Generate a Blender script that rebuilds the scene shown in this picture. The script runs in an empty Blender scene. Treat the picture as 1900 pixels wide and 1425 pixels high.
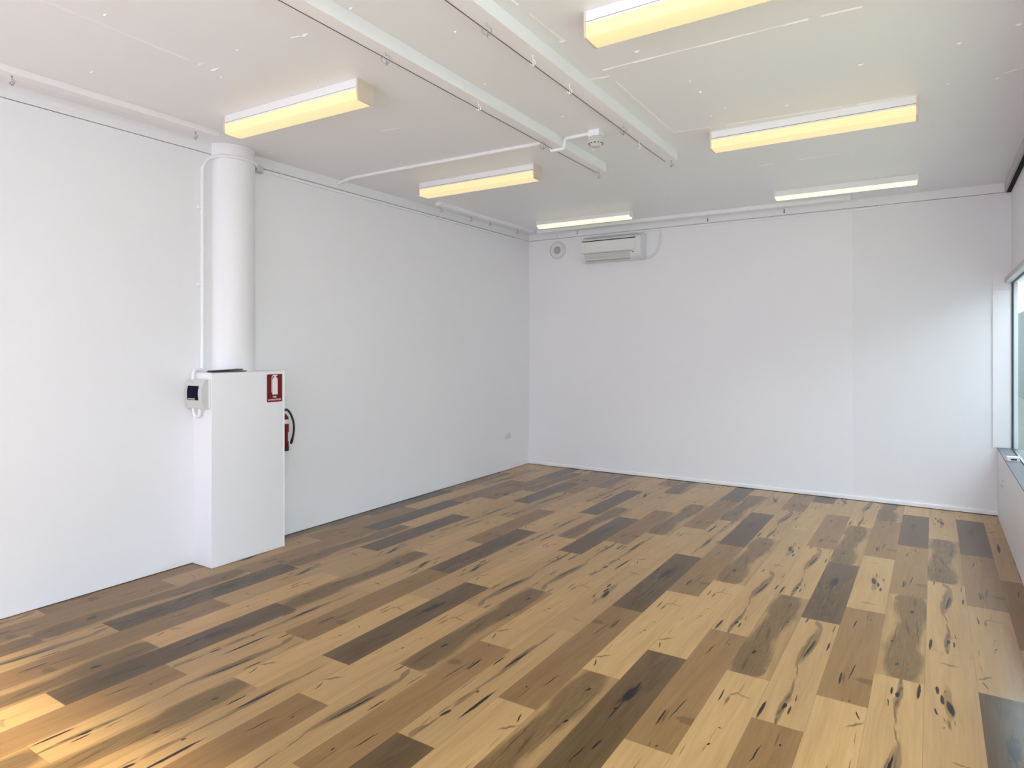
import bpy, bmesh, math, random
from mathutils import Vector, Matrix
C = bpy.context.scene.collection
S = bpy.context.scene
R = math.radians
# ------------------------------------------------------------------ camera
TH = math.atan(754 / 1193.0)
cam_d = bpy.data.cameras.new('camera'); cam = bpy.data.objects.new('camera', cam_d); C.objects.link(cam)
cam.location = (0, 0, 1.5); cam.rotation_euler = (R(90), 0, TH)
cam_d.sensor_width = 36.0; cam_d.lens = 36.0 * 1193 / 1900
cam_d.shift_y = -(712.5 - 646) / 1900; cam_d.clip_start = 0.05
S.camera = cam
# ------------------------------------------------------------------ sky, sun, exposure
S.view_settings.view_transform = 'Standard'; S.view_settings.look = 'None'
S.view_settings.exposure = 1.88; S.view_settings.gamma = 1.0; S.view_settings.use_curve_mapping = False
W = bpy.data.worlds.new('sky'); S.world = W; W.use_nodes = True
wb = W.node_tree.nodes['Background']; wb.inputs[1].default_value = 3.6
_n = W.node_tree.nodes; _l = W.node_tree.links
_tc = _n.new('ShaderNodeTexCoord'); _sp = _n.new('ShaderNodeSeparateXYZ'); _cr = _n.new('ShaderNodeValToRGB'); _mr = _n.new('ShaderNodeMapRange')
_mr.inputs[1].default_value = -1.0; _mr.inputs[2].default_value = 1.0
_l.new(_tc.outputs['Generated'], _sp.inputs[0]); _l.new(_sp.outputs[2], _mr.inputs[0]); _l.new(_mr.outputs[0], _cr.inputs[0]); _l.new(_cr.outputs[0], wb.inputs[0])
_e = _cr.color_ramp.elements           # sunlit pale ground below the horizon, overcast white sky above
_e[0].position = 0.0; _e[0].color = (0.885, 0.905, 0.985, 1); _e[1].position = 1.0; _e[1].color = (0.56, 0.62, 0.75, 1)
for _p, _c in ((0.495, (0.885, 0.905, 0.985, 1)), (0.51, (0.925, 0.96, 1.05, 1)), (0.65, (0.79, 0.84, 0.97, 1))):
    _x = _cr.color_ramp.elements.new(_p); _x.color = _c
sun_d = bpy.data.lights.new('sun', 'SUN'); sun = bpy.data.objects.new('sun', sun_d); C.objects.link(sun)
sun_d.energy = 9.0; sun_d.color = (1.0, 0.90, 0.52); sun_d.angle = R(4)
sun.rotation_euler = Vector((0.03, 1.0, -0.71)).to_track_quat('-Z', 'Y').to_euler()
S.cycles.use_denoising = True
S.cycles.max_bounces = 14; S.cycles.diffuse_bounces = 10; S.cycles.glossy_bounces = 4
S.cycles.transparent_max_bounces = 12; S.cycles.sample_clamp_indirect = 6.0


def portal(name, loc, direction, sx, sy):
    d = bpy.data.lights.new(name, 'AREA'); d.shape = 'RECTANGLE'; d.size = sx; d.size_y = sy
    o = bpy.data.objects.new(name, d); C.objects.link(o); o.location = loc
    o.rotation_euler = Vector(direction).to_track_quat('-Z', 'Z').to_euler()
    d.cycles.is_portal = True


# ------------------------------------------------------------------ room numbers
XL, YB, ZC, YF = -4.282, 7.183, 2.972, -2.0
ZBAND = 2.890
SK = 0.0184


def xr(y, base=0.600): return base + SK * (y - YB)     # the window wall runs slightly out of square


portal('front_daylight', (-1.9, YF - 0.12, 1.35), (0, 1, 0), 4.5, 2.5)
portal('side_daylight', (xr(4.2, 0.78), 4.2, 1.35), (-1, 0, 0), 6.0, 1.5)
portal('side_daylight', (xr(-0.1, 0.76), -0.1, 1.75), (-1, 0, 0), 3.0, 2.3)


# ------------------------------------------------------------------ materials
def mat(name, col, rough=0.5, spec=0.5, metal=0.0, bump=0.0, bscale=40.0, emit=None, estr=0.0, var=0.0):
    m = bpy.data.materials.new(name); m.use_nodes = True; nt = m.node_tree; b = nt.nodes['Principled BSDF']
    b.inputs['Base Color'].default_value = (*col, 1); b.inputs['Roughness'].default_value = rough
    b.inputs['Specular IOR Level'].default_value = spec; b.inputs['Metallic'].default_value = metal
    if emit:
        b.inputs['Emission Color'].default_value = (*emit, 1); b.inputs['Emission Strength'].default_value = estr
    if bump or var:
        tc = nt.nodes.new('ShaderNodeTexCoord')
    if bump:
        n = nt.nodes.new('ShaderNodeTexNoise'); n.inputs['Scale'].default_value = bscale; n.inputs['Detail'].default_value = 5
        bp = nt.nodes.new('ShaderNodeBump'); bp.inputs['Strength'].default_value = bump; bp.inputs['Distance'].default_value = 0.004
        nt.links.new(tc.outputs['Object'], n.inputs['Vector']); nt.links.new(n.outputs['Fac'], bp.inputs['Height'])
        nt.links.new(bp.outputs['Normal'], b.inputs['Normal'])
    if var:
        n2 = nt.nodes.new('ShaderNodeTexNoise'); n2.inputs['Scale'].default_value = 1.3; n2.inputs['Detail'].default_value = 4
        mx = nt.nodes.new('ShaderNodeMix'); mx.data_type = 'RGBA'
        mx.inputs[6].default_value = (*[c * (1 - var) for c in col], 1); mx.inputs[7].default_value = (*[min(1, c * (1 + var)) for c in col], 1)
        nt.links.new(tc.outputs['Object'], n2.inputs['Vector']); nt.links.new(n2.outputs['Fac'], mx.inputs[0])
        nt.links.new(mx.outputs[2], b.inputs['Base Color'])
    return m


M = {}
M['wall'] = mat('wall_paint', (0.852, 0.843, 0.882), 0.42, 0.35, bump=0.06, bscale=22, var=0.018)
M['wall2'] = mat('wall_paint_grey', (0.822, 0.82, 0.852), 0.42, 0.35, bump=0.06, bscale=22, var=0.018)
M['ceiling'] = mat('ceiling_paint', (0.832, 0.855, 0.892), 0.35, 0.4, bump=0.10, bscale=14, var=0.02)
M['gloss'] = mat('gloss_white_paint', (0.88, 0.885, 0.91), 0.3, 0.5, bump=0.05, bscale=30)
M['trim'] = mat('trim_paint', (0.845, 0.84, 0.87), 0.35, 0.4)
M['gap'] = mat('shadow_gap', (0.03, 0.03, 0.035), 0.8, 0.1)
M['ledge'] = mat('ledge_paint', (0.16, 0.16, 0.17), 0.8, 0.1, var=0.05)
M['frame'] = mat('window_gasket', (0.05, 0.05, 0.07), 0.4)
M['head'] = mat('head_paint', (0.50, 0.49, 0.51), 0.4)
M['lowwall'] = mat('side_wall_paint', (0.82, 0.82, 0.86), 0.42, 0.35, bump=0.05, bscale=22)
M['metal'] = mat('white_enamel', (0.86, 0.86, 0.87), 0.25, 0.5)
M['cream'] = mat('cream_end_plate', (0.70, 0.60, 0.50), 0.4, 0.4)
M['plastic'] = mat('white_plastic', (0.74, 0.755, 0.78), 0.35, 0.5)
M['offwhite'] = mat('off_white_plastic', (0.60, 0.605, 0.59), 0.4, 0.4)
M['grey'] = mat('grey_plastic', (0.40, 0.41, 0.41), 0.5, 0.4)
M['lgrey'] = mat('light_grey_plastic', (0.58, 0.58, 0.58), 0.45, 0.4)
M['black'] = mat('black_plastic', (0.012, 0.012, 0.014), 0.4, 0.5)
M['navy'] = mat('blue_black_window', (0.002, 0.002, 0.015), 0.5, 0.08)
M['red'] = mat('red_enamel', (0.16, 0.004, 0.010), 0.35, 0.3)
M['signred'] = mat('sign_red', (0.175, 0.002, 0.005), 0.45, 0.25)
M['signwhite'] = mat('sign_white', (0.82, 0.80, 0.80), 0.4, 0.4)
M['steel'] = mat('steel_hook', (0.42, 0.42, 0.43), 0.3, 0.5, metal=0.8)
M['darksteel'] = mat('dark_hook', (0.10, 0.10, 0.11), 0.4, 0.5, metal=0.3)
M['lamp'] = mat('prismatic_diffuser', (0.50, 0.41, 0.25), 0.35, 0.3, emit=(1.0, 0.80, 0.42), estr=0.20)
M['lampw'] = mat('pale_diffuser', (0.6, 0.54, 0.38), 0.35, 0.3, emit=(1.0, 0.90, 0.52), estr=0.34)
M['pave'] = mat('outside_paving', (0.035, 0.036, 0.038), 0.9, 0.0, bump=0.2, bscale=8, var=0.08)
M['render'] = mat('outside_bounce_render', (0.55, 0.55, 0.56), 0.8, 0.1, bump=0.1, bscale=12)  # pale surface of the added wall that bounces daylight indoors
M['concrete'] = mat('outside_bounce_concrete', (0.36, 0.36, 0.365), 0.9, 0.1, bump=0.2, bscale=8, var=0.05)  # near ground made pale so it throws daylight up indoors
M['fence'] = mat('outside_wall_grey', (0.040, 0.041, 0.043), 0.8, 0.0, bump=0.1, bscale=12, var=0.05)


def glass(name='window_glass', tint=(0.90, 0.965, 0.93)):
    m = bpy.data.materials.new(name); m.use_nodes = True; nt = m.node_tree
    for n in list(nt.nodes): nt.nodes.remove(n)
    o = nt.nodes.new('ShaderNodeOutputMaterial'); t = nt.nodes.new('ShaderNodeBsdfTransparent'); g = nt.nodes.new('ShaderNodeBsdfGlossy')
    t.inputs[0].default_value = (*tint, 1); g.inputs['Roughness'].default_value = 0.02; g.inputs[0].default_value = (0.9, 1, 0.96, 1)
    ge = nt.nodes.new('ShaderNodeNewGeometry'); dt = nt.nodes.new('ShaderNodeVectorMath'); dt.operation = 'DOT_PRODUCT'
    nt.links.new(ge.outputs['Incoming'], dt.inputs[0]); nt.links.new(ge.outputs['Normal'], dt.inputs[1]); prev = dt.outputs['Value']
    for op, v in (('ABSOLUTE', 0), ('SUBTRACT', 1.0), ('POWER', 5.0), ('MULTIPLY', 0.22), ('ADD', 0.03)):
        f = nt.nodes.new('ShaderNodeMath'); f.operation = op
        if op == 'SUBTRACT': f.inputs[0].default_value = v; nt.links.new(prev, f.inputs[1])
        else: nt.links.new(prev, f.inputs[0]); f.inputs[1].default_value = v
        prev = f.outputs[0]
    x = nt.nodes.new('ShaderNodeMixShader')
    nt.links.new(f.outputs[0], x.inputs[0]); nt.links.new(t.outputs[0], x.inputs[1]); nt.links.new(g.outputs[0], x.inputs[2]); nt.links.new(x.outputs[0], o.inputs[0])
    return m


M['glass'] = glass(); M['glass_front'] = glass('shopfront_glass', (0.60, 0.60, 0.62))


# ------------------------------------------------------------------ mesh helpers
def add_box(bm, x0, x1, y0, y1, z0, z1, mi=0, bevel=0.0):
    vs = [bm.verts.new(p) for p in ((x0, y0, z0), (x1, y0, z0), (x1, y1, z0), (x0, y1, z0), (x0, y0, z1), (x1, y0, z1), (x1, y1, z1), (x0, y1, z1))]
    fs = []
    for q in ((3, 2, 1, 0), (4, 5, 6, 7), (0, 1, 5, 4), (1, 2, 6, 5), (2, 3, 7, 6), (3, 0, 4, 7)):
        f = bm.faces.new([vs[i] for i in q]); f.material_index = mi; fs.append(f)
    if bevel:
        es = list({e for f in fs for e in f.edges})
        bmesh.ops.bevel(bm, geom=es, offset=bevel, segments=2, affect='EDGES', profile=0.7)
    return vs


def add_poly(bm, pts, dvec, mi=0):
    """closed outline pts extruded by dvec"""
    a = [bm.verts.new(p) for p in pts]; d = Vector(dvec); b = [bm.verts.new(Vector(p) + d) for p in pts]
    n = len(pts); fs = [bm.faces.new(a), bm.faces.new(list(reversed(b)))]
    for i in range(n): fs.append(bm.faces.new((a[i], b[i], b[(i + 1) % n], a[(i + 1) % n])))
    for f in fs: f.material_index = mi
    bmesh.ops.recalc_face_normals(bm, faces=fs)


def smooth_path(pts, k=6):
    """Catmull-Rom through pts"""
    P = [Vector(p) for p in pts]; P = [2 * P[0] - P[1]] + P + [2 * P[-1] - P[-2]]; out = []
    for i in range(1, len(P) - 2):
        for j in range(k):
            t = j / k
            out.append(0.5 * ((2 * P[i]) + (P[i + 1] - P[i - 1]) * t + (2 * P[i - 1] - 5 * P[i] + 4 * P[i + 1] - P[i + 2]) * t * t + (3 * P[i] - P[i - 1] - 3 * P[i + 1] + P[i + 2]) * t ** 3))
    out.append(P[-2]); return out


def add_tube(bm, pts, r, n=10, smooth=False, mi=0, flat=None):
    P = smooth_path(pts) if smooth else [Vector(p) for p in pts]
    rings = []; up = None
    for i, p in enumerate(P):
        d = (P[min(i + 1, len(P) - 1)] - P[max(i - 1, 0)]).normalized()
        if up is None:
            up = Vector((0, 0, 1)) if abs(d.z) < 0.9 else Vector((1, 0, 0))
        s = d.cross(up).normalized(); up = s.cross(d).normalized()
        rr = r[i] if isinstance(r, (list, tuple)) else r
        ring = []
        for k in range(n):
            a = 2 * math.pi * k / n
            ring.append(bm.verts.new(p + s * math.cos(a) * rr + up * math.sin(a) * rr))
        rings.append(ring)
    for a, b in zip(rings, rings[1:]):
        for k in range(n):
            f = bm.faces.new((a[k], a[(k + 1) % n], b[(k + 1) % n], b[k])); f.smooth = True; f.material_index = mi
    f = bm.faces.new(list(reversed(rings[0]))); f.material_index = mi
    f = bm.faces.new(rings[-1]); f.material_index = mi


def add_lathe(bm, prof, n=32, mi=0, mtx=None):
    """prof: (radius, height) list, around local z"""
    rings = []
    for r, z in prof:
        if r < 1e-6:
            rings.append([bm.verts.new((0, 0, z))])
        else:
            rings.append([bm.verts.new((r * math.cos(2 * math.pi * k / n), r * math.sin(2 * math.pi * k / n), z)) for k in range(n)])
    fs = []
    for a, b in zip(rings, rings[1:]):
        for k in range(n):
            q = [a[k % len(a)], a[(k + 1) % len(a)], b[(k + 1) % len(b)], b[k % len(b)]]
            q = [v for i, v in enumerate(q) if v not in q[:i]]
            if len(q) > 2:
                f = bm.faces.new(q); f.smooth = True; f.material_index = mi; fs.append(f)
    if mtx is not None:
        bmesh.ops.transform(bm, matrix=mtx, verts=[v for rg in rings for v in rg])
    bmesh.ops.recalc_face_normals(bm, faces=fs)


def obj(name, bm, mats, parent=None):
    me = bpy.data.meshes.new(name); bm.to_mesh(me); bm.free()
    for m in (mats if isinstance(mats, (list, tuple)) else [mats]): me.materials.append(M[m] if isinstance(m, str) else m)
    o = bpy.data.objects.new(name, me); C.objects.link(o)
    if parent: o.parent = parent
    try: me.set_sharp_from_angle(angle=R(35))
    except Exception: pass
    return o


def struct(name, bm, mats):
    o = obj(name, bm, mats); o['kind'] = 'structure'; return o


def tag(o, label, cat, group=None):
    o['label'] = label; o['category'] = cat
    if group: o['group'] = group
    return o


def thing(name, label, cat, loc=(0, 0, 0), rz=0.0, group=None):
    o = bpy.data.objects.new(name, None); C.objects.link(o); o.empty_display_size = 0.05
    o.location = loc; o.rotation_euler = (0, 0, rz); return tag(o, label, cat, group)


def NB(): return bmesh.new()


# ------------------------------------------------------------------ FLOOR of printed planks
def plank_material(name, base, marks, grain=0.14, streak=0.0, seed=0.0, figure=(0.25, 0.165, 0.085)):
    m = bpy.data.materials.new(name); m.use_nodes = True; nt = m.node_tree; N = nt.nodes; L = nt.links
    b = N['Principled BSDF']
    uv = N.new('ShaderNodeUVMap'); uv.uv_map = 'plank'
    at = N.new('ShaderNodeAttribute'); at.attribute_name = 'tint'

    def math_(op, a, c=None, v=None):
        n = N.new('ShaderNodeMath'); n.operation = op
        L.new(a, n.inputs[0])
        if c is not None: L.new(c, n.inputs[1])
        if v is not None: n.inputs[1].default_value = v
        return n.outputs[0]

    def mixc(fac, a, bcol):
        n = N.new('ShaderNodeMix'); n.data_type = 'RGBA'
        if isinstance(fac, float): n.inputs[0].default_value = fac
        else: L.new(fac, n.inputs[0])
        for i, s in ((6, a), (7, bcol)):
            if isinstance(s, tuple): n.inputs[i].default_value = (*s, 1)
            else: L.new(s, n.inputs[i])
        return n.outputs[2]

    def noise(scale, sc, detail=4.0, dist=0.0, off=0.0):
        mp = N.new('ShaderNodeMapping'); mp.inputs['Scale'].default_value = sc; mp.inputs['Location'].default_value = (seed + off, seed * 1.7, 0)
        L.new(uv.outputs[0], mp.inputs[0]); n = N.new('ShaderNodeTexNoise')
        n.inputs['Scale'].default_value = scale; n.inputs['Detail'].default_value = detail; n.inputs['Distortion'].default_value = dist
        L.new(mp.outputs[0], n.inputs['Vector']); return n

    # gently warped coordinate so that knots and cracks are irregular
    wn = noise(1.0, (16, 45, 1), 3.0)
    vs = N.new('ShaderNodeVectorMath'); vs.operation = 'SUBTRACT'; L.new(wn.outputs['Color'], vs.inputs[0]); vs.inputs[1].default_value = (0.5, 0.5, 0.5)
    vm = N.new('ShaderNodeVectorMath'); vm.operation = 'MULTIPLY'; L.new(vs.outputs[0], vm.inputs[0]); vm.inputs[1].default_value = (0.03, 0.012, 0)
    va = N.new('ShaderNodeVectorMath'); va.operation = 'ADD'; L.new(uv.outputs[0], va.inputs[0]); L.new(vm.outputs[0], va.inputs[1])
    wg = noise(1.0, (3.6, 12, 1), 2.0, 0.0, 20.0)
    v1 = N.new('ShaderNodeVectorMath'); v1.operation = 'SUBTRACT'; L.new(wg.outputs['Color'], v1.inputs[0]); v1.inputs[1].default_value = (0.5, 0.5, 0.5)
    v2 = N.new('ShaderNodeVectorMath'); v2.operation = 'MULTIPLY'; L.new(v1.outputs[0], v2.inputs[0]); v2.inputs[1].default_value = (0.10, 0.075, 0)
    vg = N.new('ShaderNodeVectorMath'); vg.operation = 'ADD'; L.new(uv.outputs[0], vg.inputs[0]); L.new(v2.outputs[0], vg.inputs[1])
    acc = {'g': None, 'b': None, 'k': None}
    for kind, u0, v0, u1, v1, w in marks:
        du, dv = u1 - u0, v1 - v0; ln = math.hypot(du, dv) / 2
        mp = N.new('ShaderNodeMapping'); mp.vector_type = 'TEXTURE'
        mp.inputs['Location'].default_value = ((u0 + u1) / 2, (v0 + v1) / 2, 0)
        mp.inputs['Rotation'].default_value = (0, 0, math.atan2(dv, du))
        grow = {'g': 1.25, 'b': 1.2, 'k': 1.15}[kind]
        mp.inputs['Scale'].default_value = ((ln + w * 0.5) * grow, w * {'g': 0.62, 'b': 0.85, 'k': 0.80}[kind], 1)
        L.new((vg if kind == 'g' else va).outputs[0], mp.inputs[0])
        le = N.new('ShaderNodeVectorMath'); le.operation = 'LENGTH'; L.new(mp.outputs[0], le.inputs[0])
        mr = N.new('ShaderNodeMapRange'); mr.interpolation_type = 'SMOOTHSTEP'
        mr.inputs[1].default_value = {'g': 0.66, 'b': 0.2, 'k': 0.60}[kind]; mr.inputs[2].default_value = {'g': 1.06, 'b': 1.15, 'k': 1.05}[kind]
        mr.inputs[3].default_value = 1.0; mr.inputs[4].default_value = 0.0
        L.new(le.outputs['Value'], mr.inputs[0])
        acc[kind] = mr.outputs[0] if acc[kind] is None else math_('MAXIMUM', acc[kind], mr.outputs[0])
    # grain
    g1 = noise(1.0, (3.5, 95, 1), 6.0, 0.6); g2 = noise(1.0, (1.3, 14, 1), 3.0, 1.2, 5.0); g3 = noise(1.0, (40, 700, 1), 2.0, 0.0, 2.0)
    tone = math_('ADD', math_('MULTIPLY', math_('SUBTRACT', g1.outputs['Fac'], v=0.5), v=grain * 2.2), math_('MULTIPLY', math_('SUBTRACT', g2.outputs['Fac'], v=0.5), v=grain * 2.6))
    tone = math_('ADD', tone, math_('MULTIPLY', math_('SUBTRACT', g3.outputs['Fac'], v=0.5), v=grain * 0.6))
    dark = tuple(c * d for c, d in zip(base, (0.50, 0.44, 0.38))); light = tuple(min(1, c * d) for c, d in zip(base, (1.45, 1.5, 1.6)))
    fac = math_('ADD', tone, v=0.5)
    cr = N.new('ShaderNodeValToRGB'); e = cr.color_ramp.elements
    e[0].position = 0.0; e[0].color = (*dark, 1); e[1].position = 1.0; e[1].color = (*light, 1)
    mid = cr.color_ramp.elements.new(0.5); mid.color = (*base, 1)
    L.new(fac, cr.inputs[0]); col = cr.outputs[0]
    if acc['g'] is not None:
        gg = noise(1.0, (5, 120, 1), 5.0, 2.5, 9.0)
        amt = math_('MULTIPLY', acc['g'], math_('ADD', math_('MULTIPLY', gg.outputs['Fac'], v=0.9), v=0.28))
        n = N.new('ShaderNodeClamp'); L.new(amt, n.inputs[0]); col = mixc(n.outputs[0], col, figure)
    if acc['b'] is not None: col = mixc(math_('MULTIPLY', acc['b'], v=0.72), col, (0.07, 0.036, 0.014))
    if acc['k'] is not None: col = mixc(math_('MULTIPLY', acc['k'], v=0.97), col, (0.008, 0.005, 0.006))
    # per-board tint
    hs = N.new('ShaderNodeHueSaturation'); hs.inputs['Saturation'].default_value = 1.0; L.new(col, hs.inputs['Color']); L.new(at.outputs['Fac'], hs.inputs['Value'])
    # thin dark joint round every board
    sx = N.new('ShaderNodeSeparateXYZ'); L.new(uv.outputs[0], sx.inputs[0])
    ev = math_('MINIMUM', sx.outputs[1], math_('SUBTRACT', math_('MULTIPLY', sx.outputs[1], v=-1.0), v=-0.19))
    eu = math_('MINIMUM', sx.outputs[0], math_('SUBTRACT', math_('MULTIPLY', sx.outputs[0], v=-1.0), v=-1.16))
    ed = math_('MINIMUM', ev, eu)
    jr = N.new('ShaderNodeMapRange'); jr.inputs[1].default_value = 0.0; jr.inputs[2].default_value = 0.0016; jr.inputs[3].default_value = 0.45; jr.inputs[4].default_value = 0.0
    L.new(ed, jr.inputs[0]); col = mixc(jr.outputs[0], hs.outputs[0], (0.05, 0.035, 0.02))
    L.new(col, b.inputs['Base Color'])
    rg = math_('ADD', math_('MULTIPLY', g1.outputs['Fac'], v=0.10), v=0.17); L.new(rg, b.inputs['Roughness'])
    b.inputs['IOR'].default_value = 1.31
    bp = N.new('ShaderNodeBump'); bp.inputs['Strength'].default_value = 0.02; bp.inputs['Distance'].default_value = 0.001
    L.new(g1.outputs['Fac'], bp.inputs['Height']); L.new(bp.outputs[0], b.inputs['Normal'])
    return m


MK = {
 'D': [('k',1.161,.037,1.095,.032,.006),('k',.891,.110,.649,.088,.009),('k',1.135,.171,1.030,.171,.003),('k',.896,.175,.794,.169,.005),('k',.153,.022,.011,.017,.010),('k',.183,.096,.136,.091,.012),('k',.284,.122,.218,.125,.003),('k',.171,.116,.100,.115,.006),
       ('b',.596,.072,.430,.095,.005),('b',.428,.091,.269,.099,.007),('b',.287,.100,.188,.090,.009),('b',.140,.091,.069,.078,.014),('b',.071,.081,-.02,.090,.010),('b',1.008,.095,.598,.074,.005),('b',.925,.128,.610,.092,.004),
       ('g',1.026,.104,.588,.077,.042),('g',1.140,.092,1.033,.114,.022),('g',.30,.098,.02,.085,.022)],
 'E': [('g',1.118,.085,.777,.093,.150),('g',.858,.088,.391,.075,.125),('g',.483,.065,.005,.062,.150),('b',.737,.028,.309,.045,.006),('b',.951,.146,.424,.121,.006),('k',1.024,.112,1.000,.106,.008),('k',.754,.141,.735,.136,.009),('k',.281,.069,.246,.065,.012),('g',.094,.125,.041,.128,.04),('b',.62,.07,.45,.09,.012),('b',.20,.05,.03,.06,.010)],
 'C': [('k',.990,.072,.850,.059,.004),('b',1.120,.115,1.004,.116,.004),('k',.405,.114,.221,.099,.004),('k',.273,.067,.160,.070,.007),('b',.289,.077,.160,.084,.006),('g',.249,.150,.246,.19,.05),('b',.034,.094,.002,.097,.004),('k',.022,.122,.019,.119,.006),('k',1.03,.13,1.02,.132,.005)],
 'A': [('k',.970,.038,.877,.040,.006),('b',.986,.092,.943,.071,.008),('b',.943,.071,.851,.071,.009),('b',1.106,.102,.933,.096,.0025),('g',.987,.099,.965,.146,.014),('k',.677,.102,.674,.098,.005),('b',.675,.093,.556,.089,.002),('k',.550,.095,.543,.091,.008),('b',.537,.088,.494,.087,.004),('b',.496,.023,.419,.024,.003),
       ('k',.114,.020,.052,.037,.005),('b',.129,.005,.197,.057,.010),('b',.316,.020,.209,.023,.0025)],
 'B': [('k',.770,.088,.667,.086,.026),('g',.80,.094,.655,.080,.045),('k',.843,.088,.763,.089,.007),('k',.667,.086,.500,.083,.005),('k',.588,.079,.581,.077,.010),('b',.676,.066,.667,.066,.012),('b',1.079,.091,1.073,.089,.008),('b',1.066,.098,.962,.078,.014),('k',.362,.122,.291,.114,.006),('k',.302,.090,.167,.079,.004),('b',.20,.12,.02,.14,.012),('b',.95,.15,.75,.14,.010)],
 'H': [('k',.844,.084,.646,.073,.010),('g',.903,.086,.521,.076,.034),('b',.521,.076,.417,.069,.007),('g',.446,.073,.268,.073,.026),('k',.415,.090,.405,.088,.008),('b',.407,.067,.275,.058,.008),('k',.232,.079,.185,.072,.012),('b',.185,.072,.054,.067,.009),('g',.067,.065,.009,.073,.024),('b',.265,.056,.184,.053,.005),('b',.153,.040,.070,.049,.004),('k',.465,.152,.205,.146,.011),('k',.743,.011,.642,.010,.006),('b',.514,.011,.334,.013,.004),('b',1.14,.09,.90,.088,.008),('b',.91,.075,.56,.064,.005)],
 'F': [('k',.638,.082,.527,.097,.017),('k',.691,.059,.605,.065,.009),('k',.764,.045,.693,.045,.009),('k',.545,.037,.494,.044,.006),('b',.746,.073,.714,.072,.005),('b',.495,.067,.440,.074,.004),('b',.484,.081,.392,.087,.008),('b',.482,.100,.445,.102,.004),('b',.405,.068,.396,.065,.006),('b',1.03,.06,1.02,.125,.012),('g',.75,.07,.50,.08,.03),('b',.16,.09,.155,.14,.008)],
}
FLOOR_ORDER = ['A', 'B', 'C', 'D', 'E', 'F', 'H']
BASE = {'A': (0.418, 0.244, 0.099), 'B': (0.095, 0.054, 0.021), 'C': (0.221, 0.119, 0.044), 'D': (0.362, 0.212, 0.087), 'E': (0.302, 0.174, 0.068), 'F': (0.372, 0.220, 0.093), 'H': (0.376, 0.221, 0.091)}
FIG = {'A': (0.206, 0.125, 0.046), 'B': (0.026, 0.017, 0.009), 'C': (0.120, 0.065, 0.023), 'D': (0.129, 0.082, 0.038), 'E': (0.090, 0.050, 0.017), 'F': (0.181, 0.112, 0.042), 'H': (0.133, 0.086, 0.040)}
plank_mats = [plank_material('plank_' + {'A': 'pale', 'B': 'dark', 'C': 'tan', 'D': 'veined', 'E': 'figured', 'F': 'flecked', 'H': 'cracked'}[k], BASE[k], MK[k],
              grain={'B': 0.27, 'E': 0.24, 'C': 0.17}.get(k, 0.15), seed=3.1 * i, figure=FIG[k]) for i, k in enumerate(FLOOR_ORDER)]
# rows from the window wall to the left wall: first joint, boards towards the back ('-' = turned end for end)
EDGE = [.62, .40, .205, .008, -.188, -.383, -.577, -.765, -.953, -1.146, -1.336, -1.525, -1.712, -1.903, -2.087, -2.275, -2.46, -2.64, -2.83, -3.015, -3.20, -3.385, -3.57, -3.755, -3.945, -4.14, -4.32]
ROWS = [
 ([1.75, 2.90, 4.05, 5.20, 6.35], 'F A C H- A'), ([2.295, 3.455, 4.585, 5.705, 6.84], 'B A C B A'), ([2.66, 3.81, 4.94, 6.05], 'F D E F'),
 ([2.25, 3.405, 4.57, 5.72, 6.79], 'D- E- C B A'), ([1.90, 3.057, 4.188, 5.30, 6.45], 'A- C F- C E'), ([1.57, 2.73, 3.895, 5.015, 6.13], 'C D B E D'),
 ([.75, 1.91, 3.07, 4.19, 5.32, 6.43], 'E A E D C F'), ([1.16, 2.32, 3.475, 4.60, 5.75, 6.87], 'A C D F- A B'), ([.74, 1.90, 3.067, 4.212, 5.36, 6.40], 'A B A E D C'),
 ([.40, 1.56, 2.72, 3.88, 5.02, 6.14], 'C E A C B F'), ([1.15, 2.305, 3.48, 4.612, 5.72, 6.85], 'A- C- B H- E A'), ([.72, 1.883, 3.04, 4.19, 5.34, 6.48], 'B H F A C B'),
 ([.38, 1.54, 2.70, 3.86, 5.00, 6.15], 'H C- A H E A'), ([1.13, 2.296, 3.46, 4.62, 5.75, 6.90], 'D E D- C A F'), ([.70, 1.87, 3.05, 4.218, 5.35, 6.48], 'C A D- B A E'),
 ([1.00, 2.16, 3.327, 4.53, 5.66, 6.80], 'H B A E F C'), ([.64, 1.80, 2.98, 4.14, 5.29, 6.41], 'E A F H B A'), ([1.07, 2.23, 3.39, 4.54, 5.70, 6.85], 'D C B A H F'),
 ([.54, 1.70, 2.87, 4.05, 5.20, 6.35], 'C H F- C A E'), ([.10, 1.28, 2.46, 3.64, 4.80, 5.95], 'A B E- A D C'), ([.60, 1.78, 2.96, 4.13, 5.33, 6.38], 'E- A F H B C'),
 ([1.13, 2.296, 3.485, 4.63, 5.80, 6.95], 'C F B A E D'), ([.60, 1.77, 2.93, 4.11, 5.30, 6.46], 'D B E A C B'), ([.30, 1.50, 2.70, 3.885, 5.03, 6.18], 'E- E C B C A'),
 ([1.20, 2.30, 3.45, 4.60, 5.75, 6.90], 'C F C A D- A'), ([.50, 1.66, 2.85, 4.19, 5.35, 6.50], 'D C E B C A')]


def edge_x(x, y):
    s = 0.017 if x > -0.9 else 0.008 if x < -2.2 else 0.017 - 0.009 * (-0.9 - x) / 1.3
    return x + s * (y - 2.5)


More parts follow.
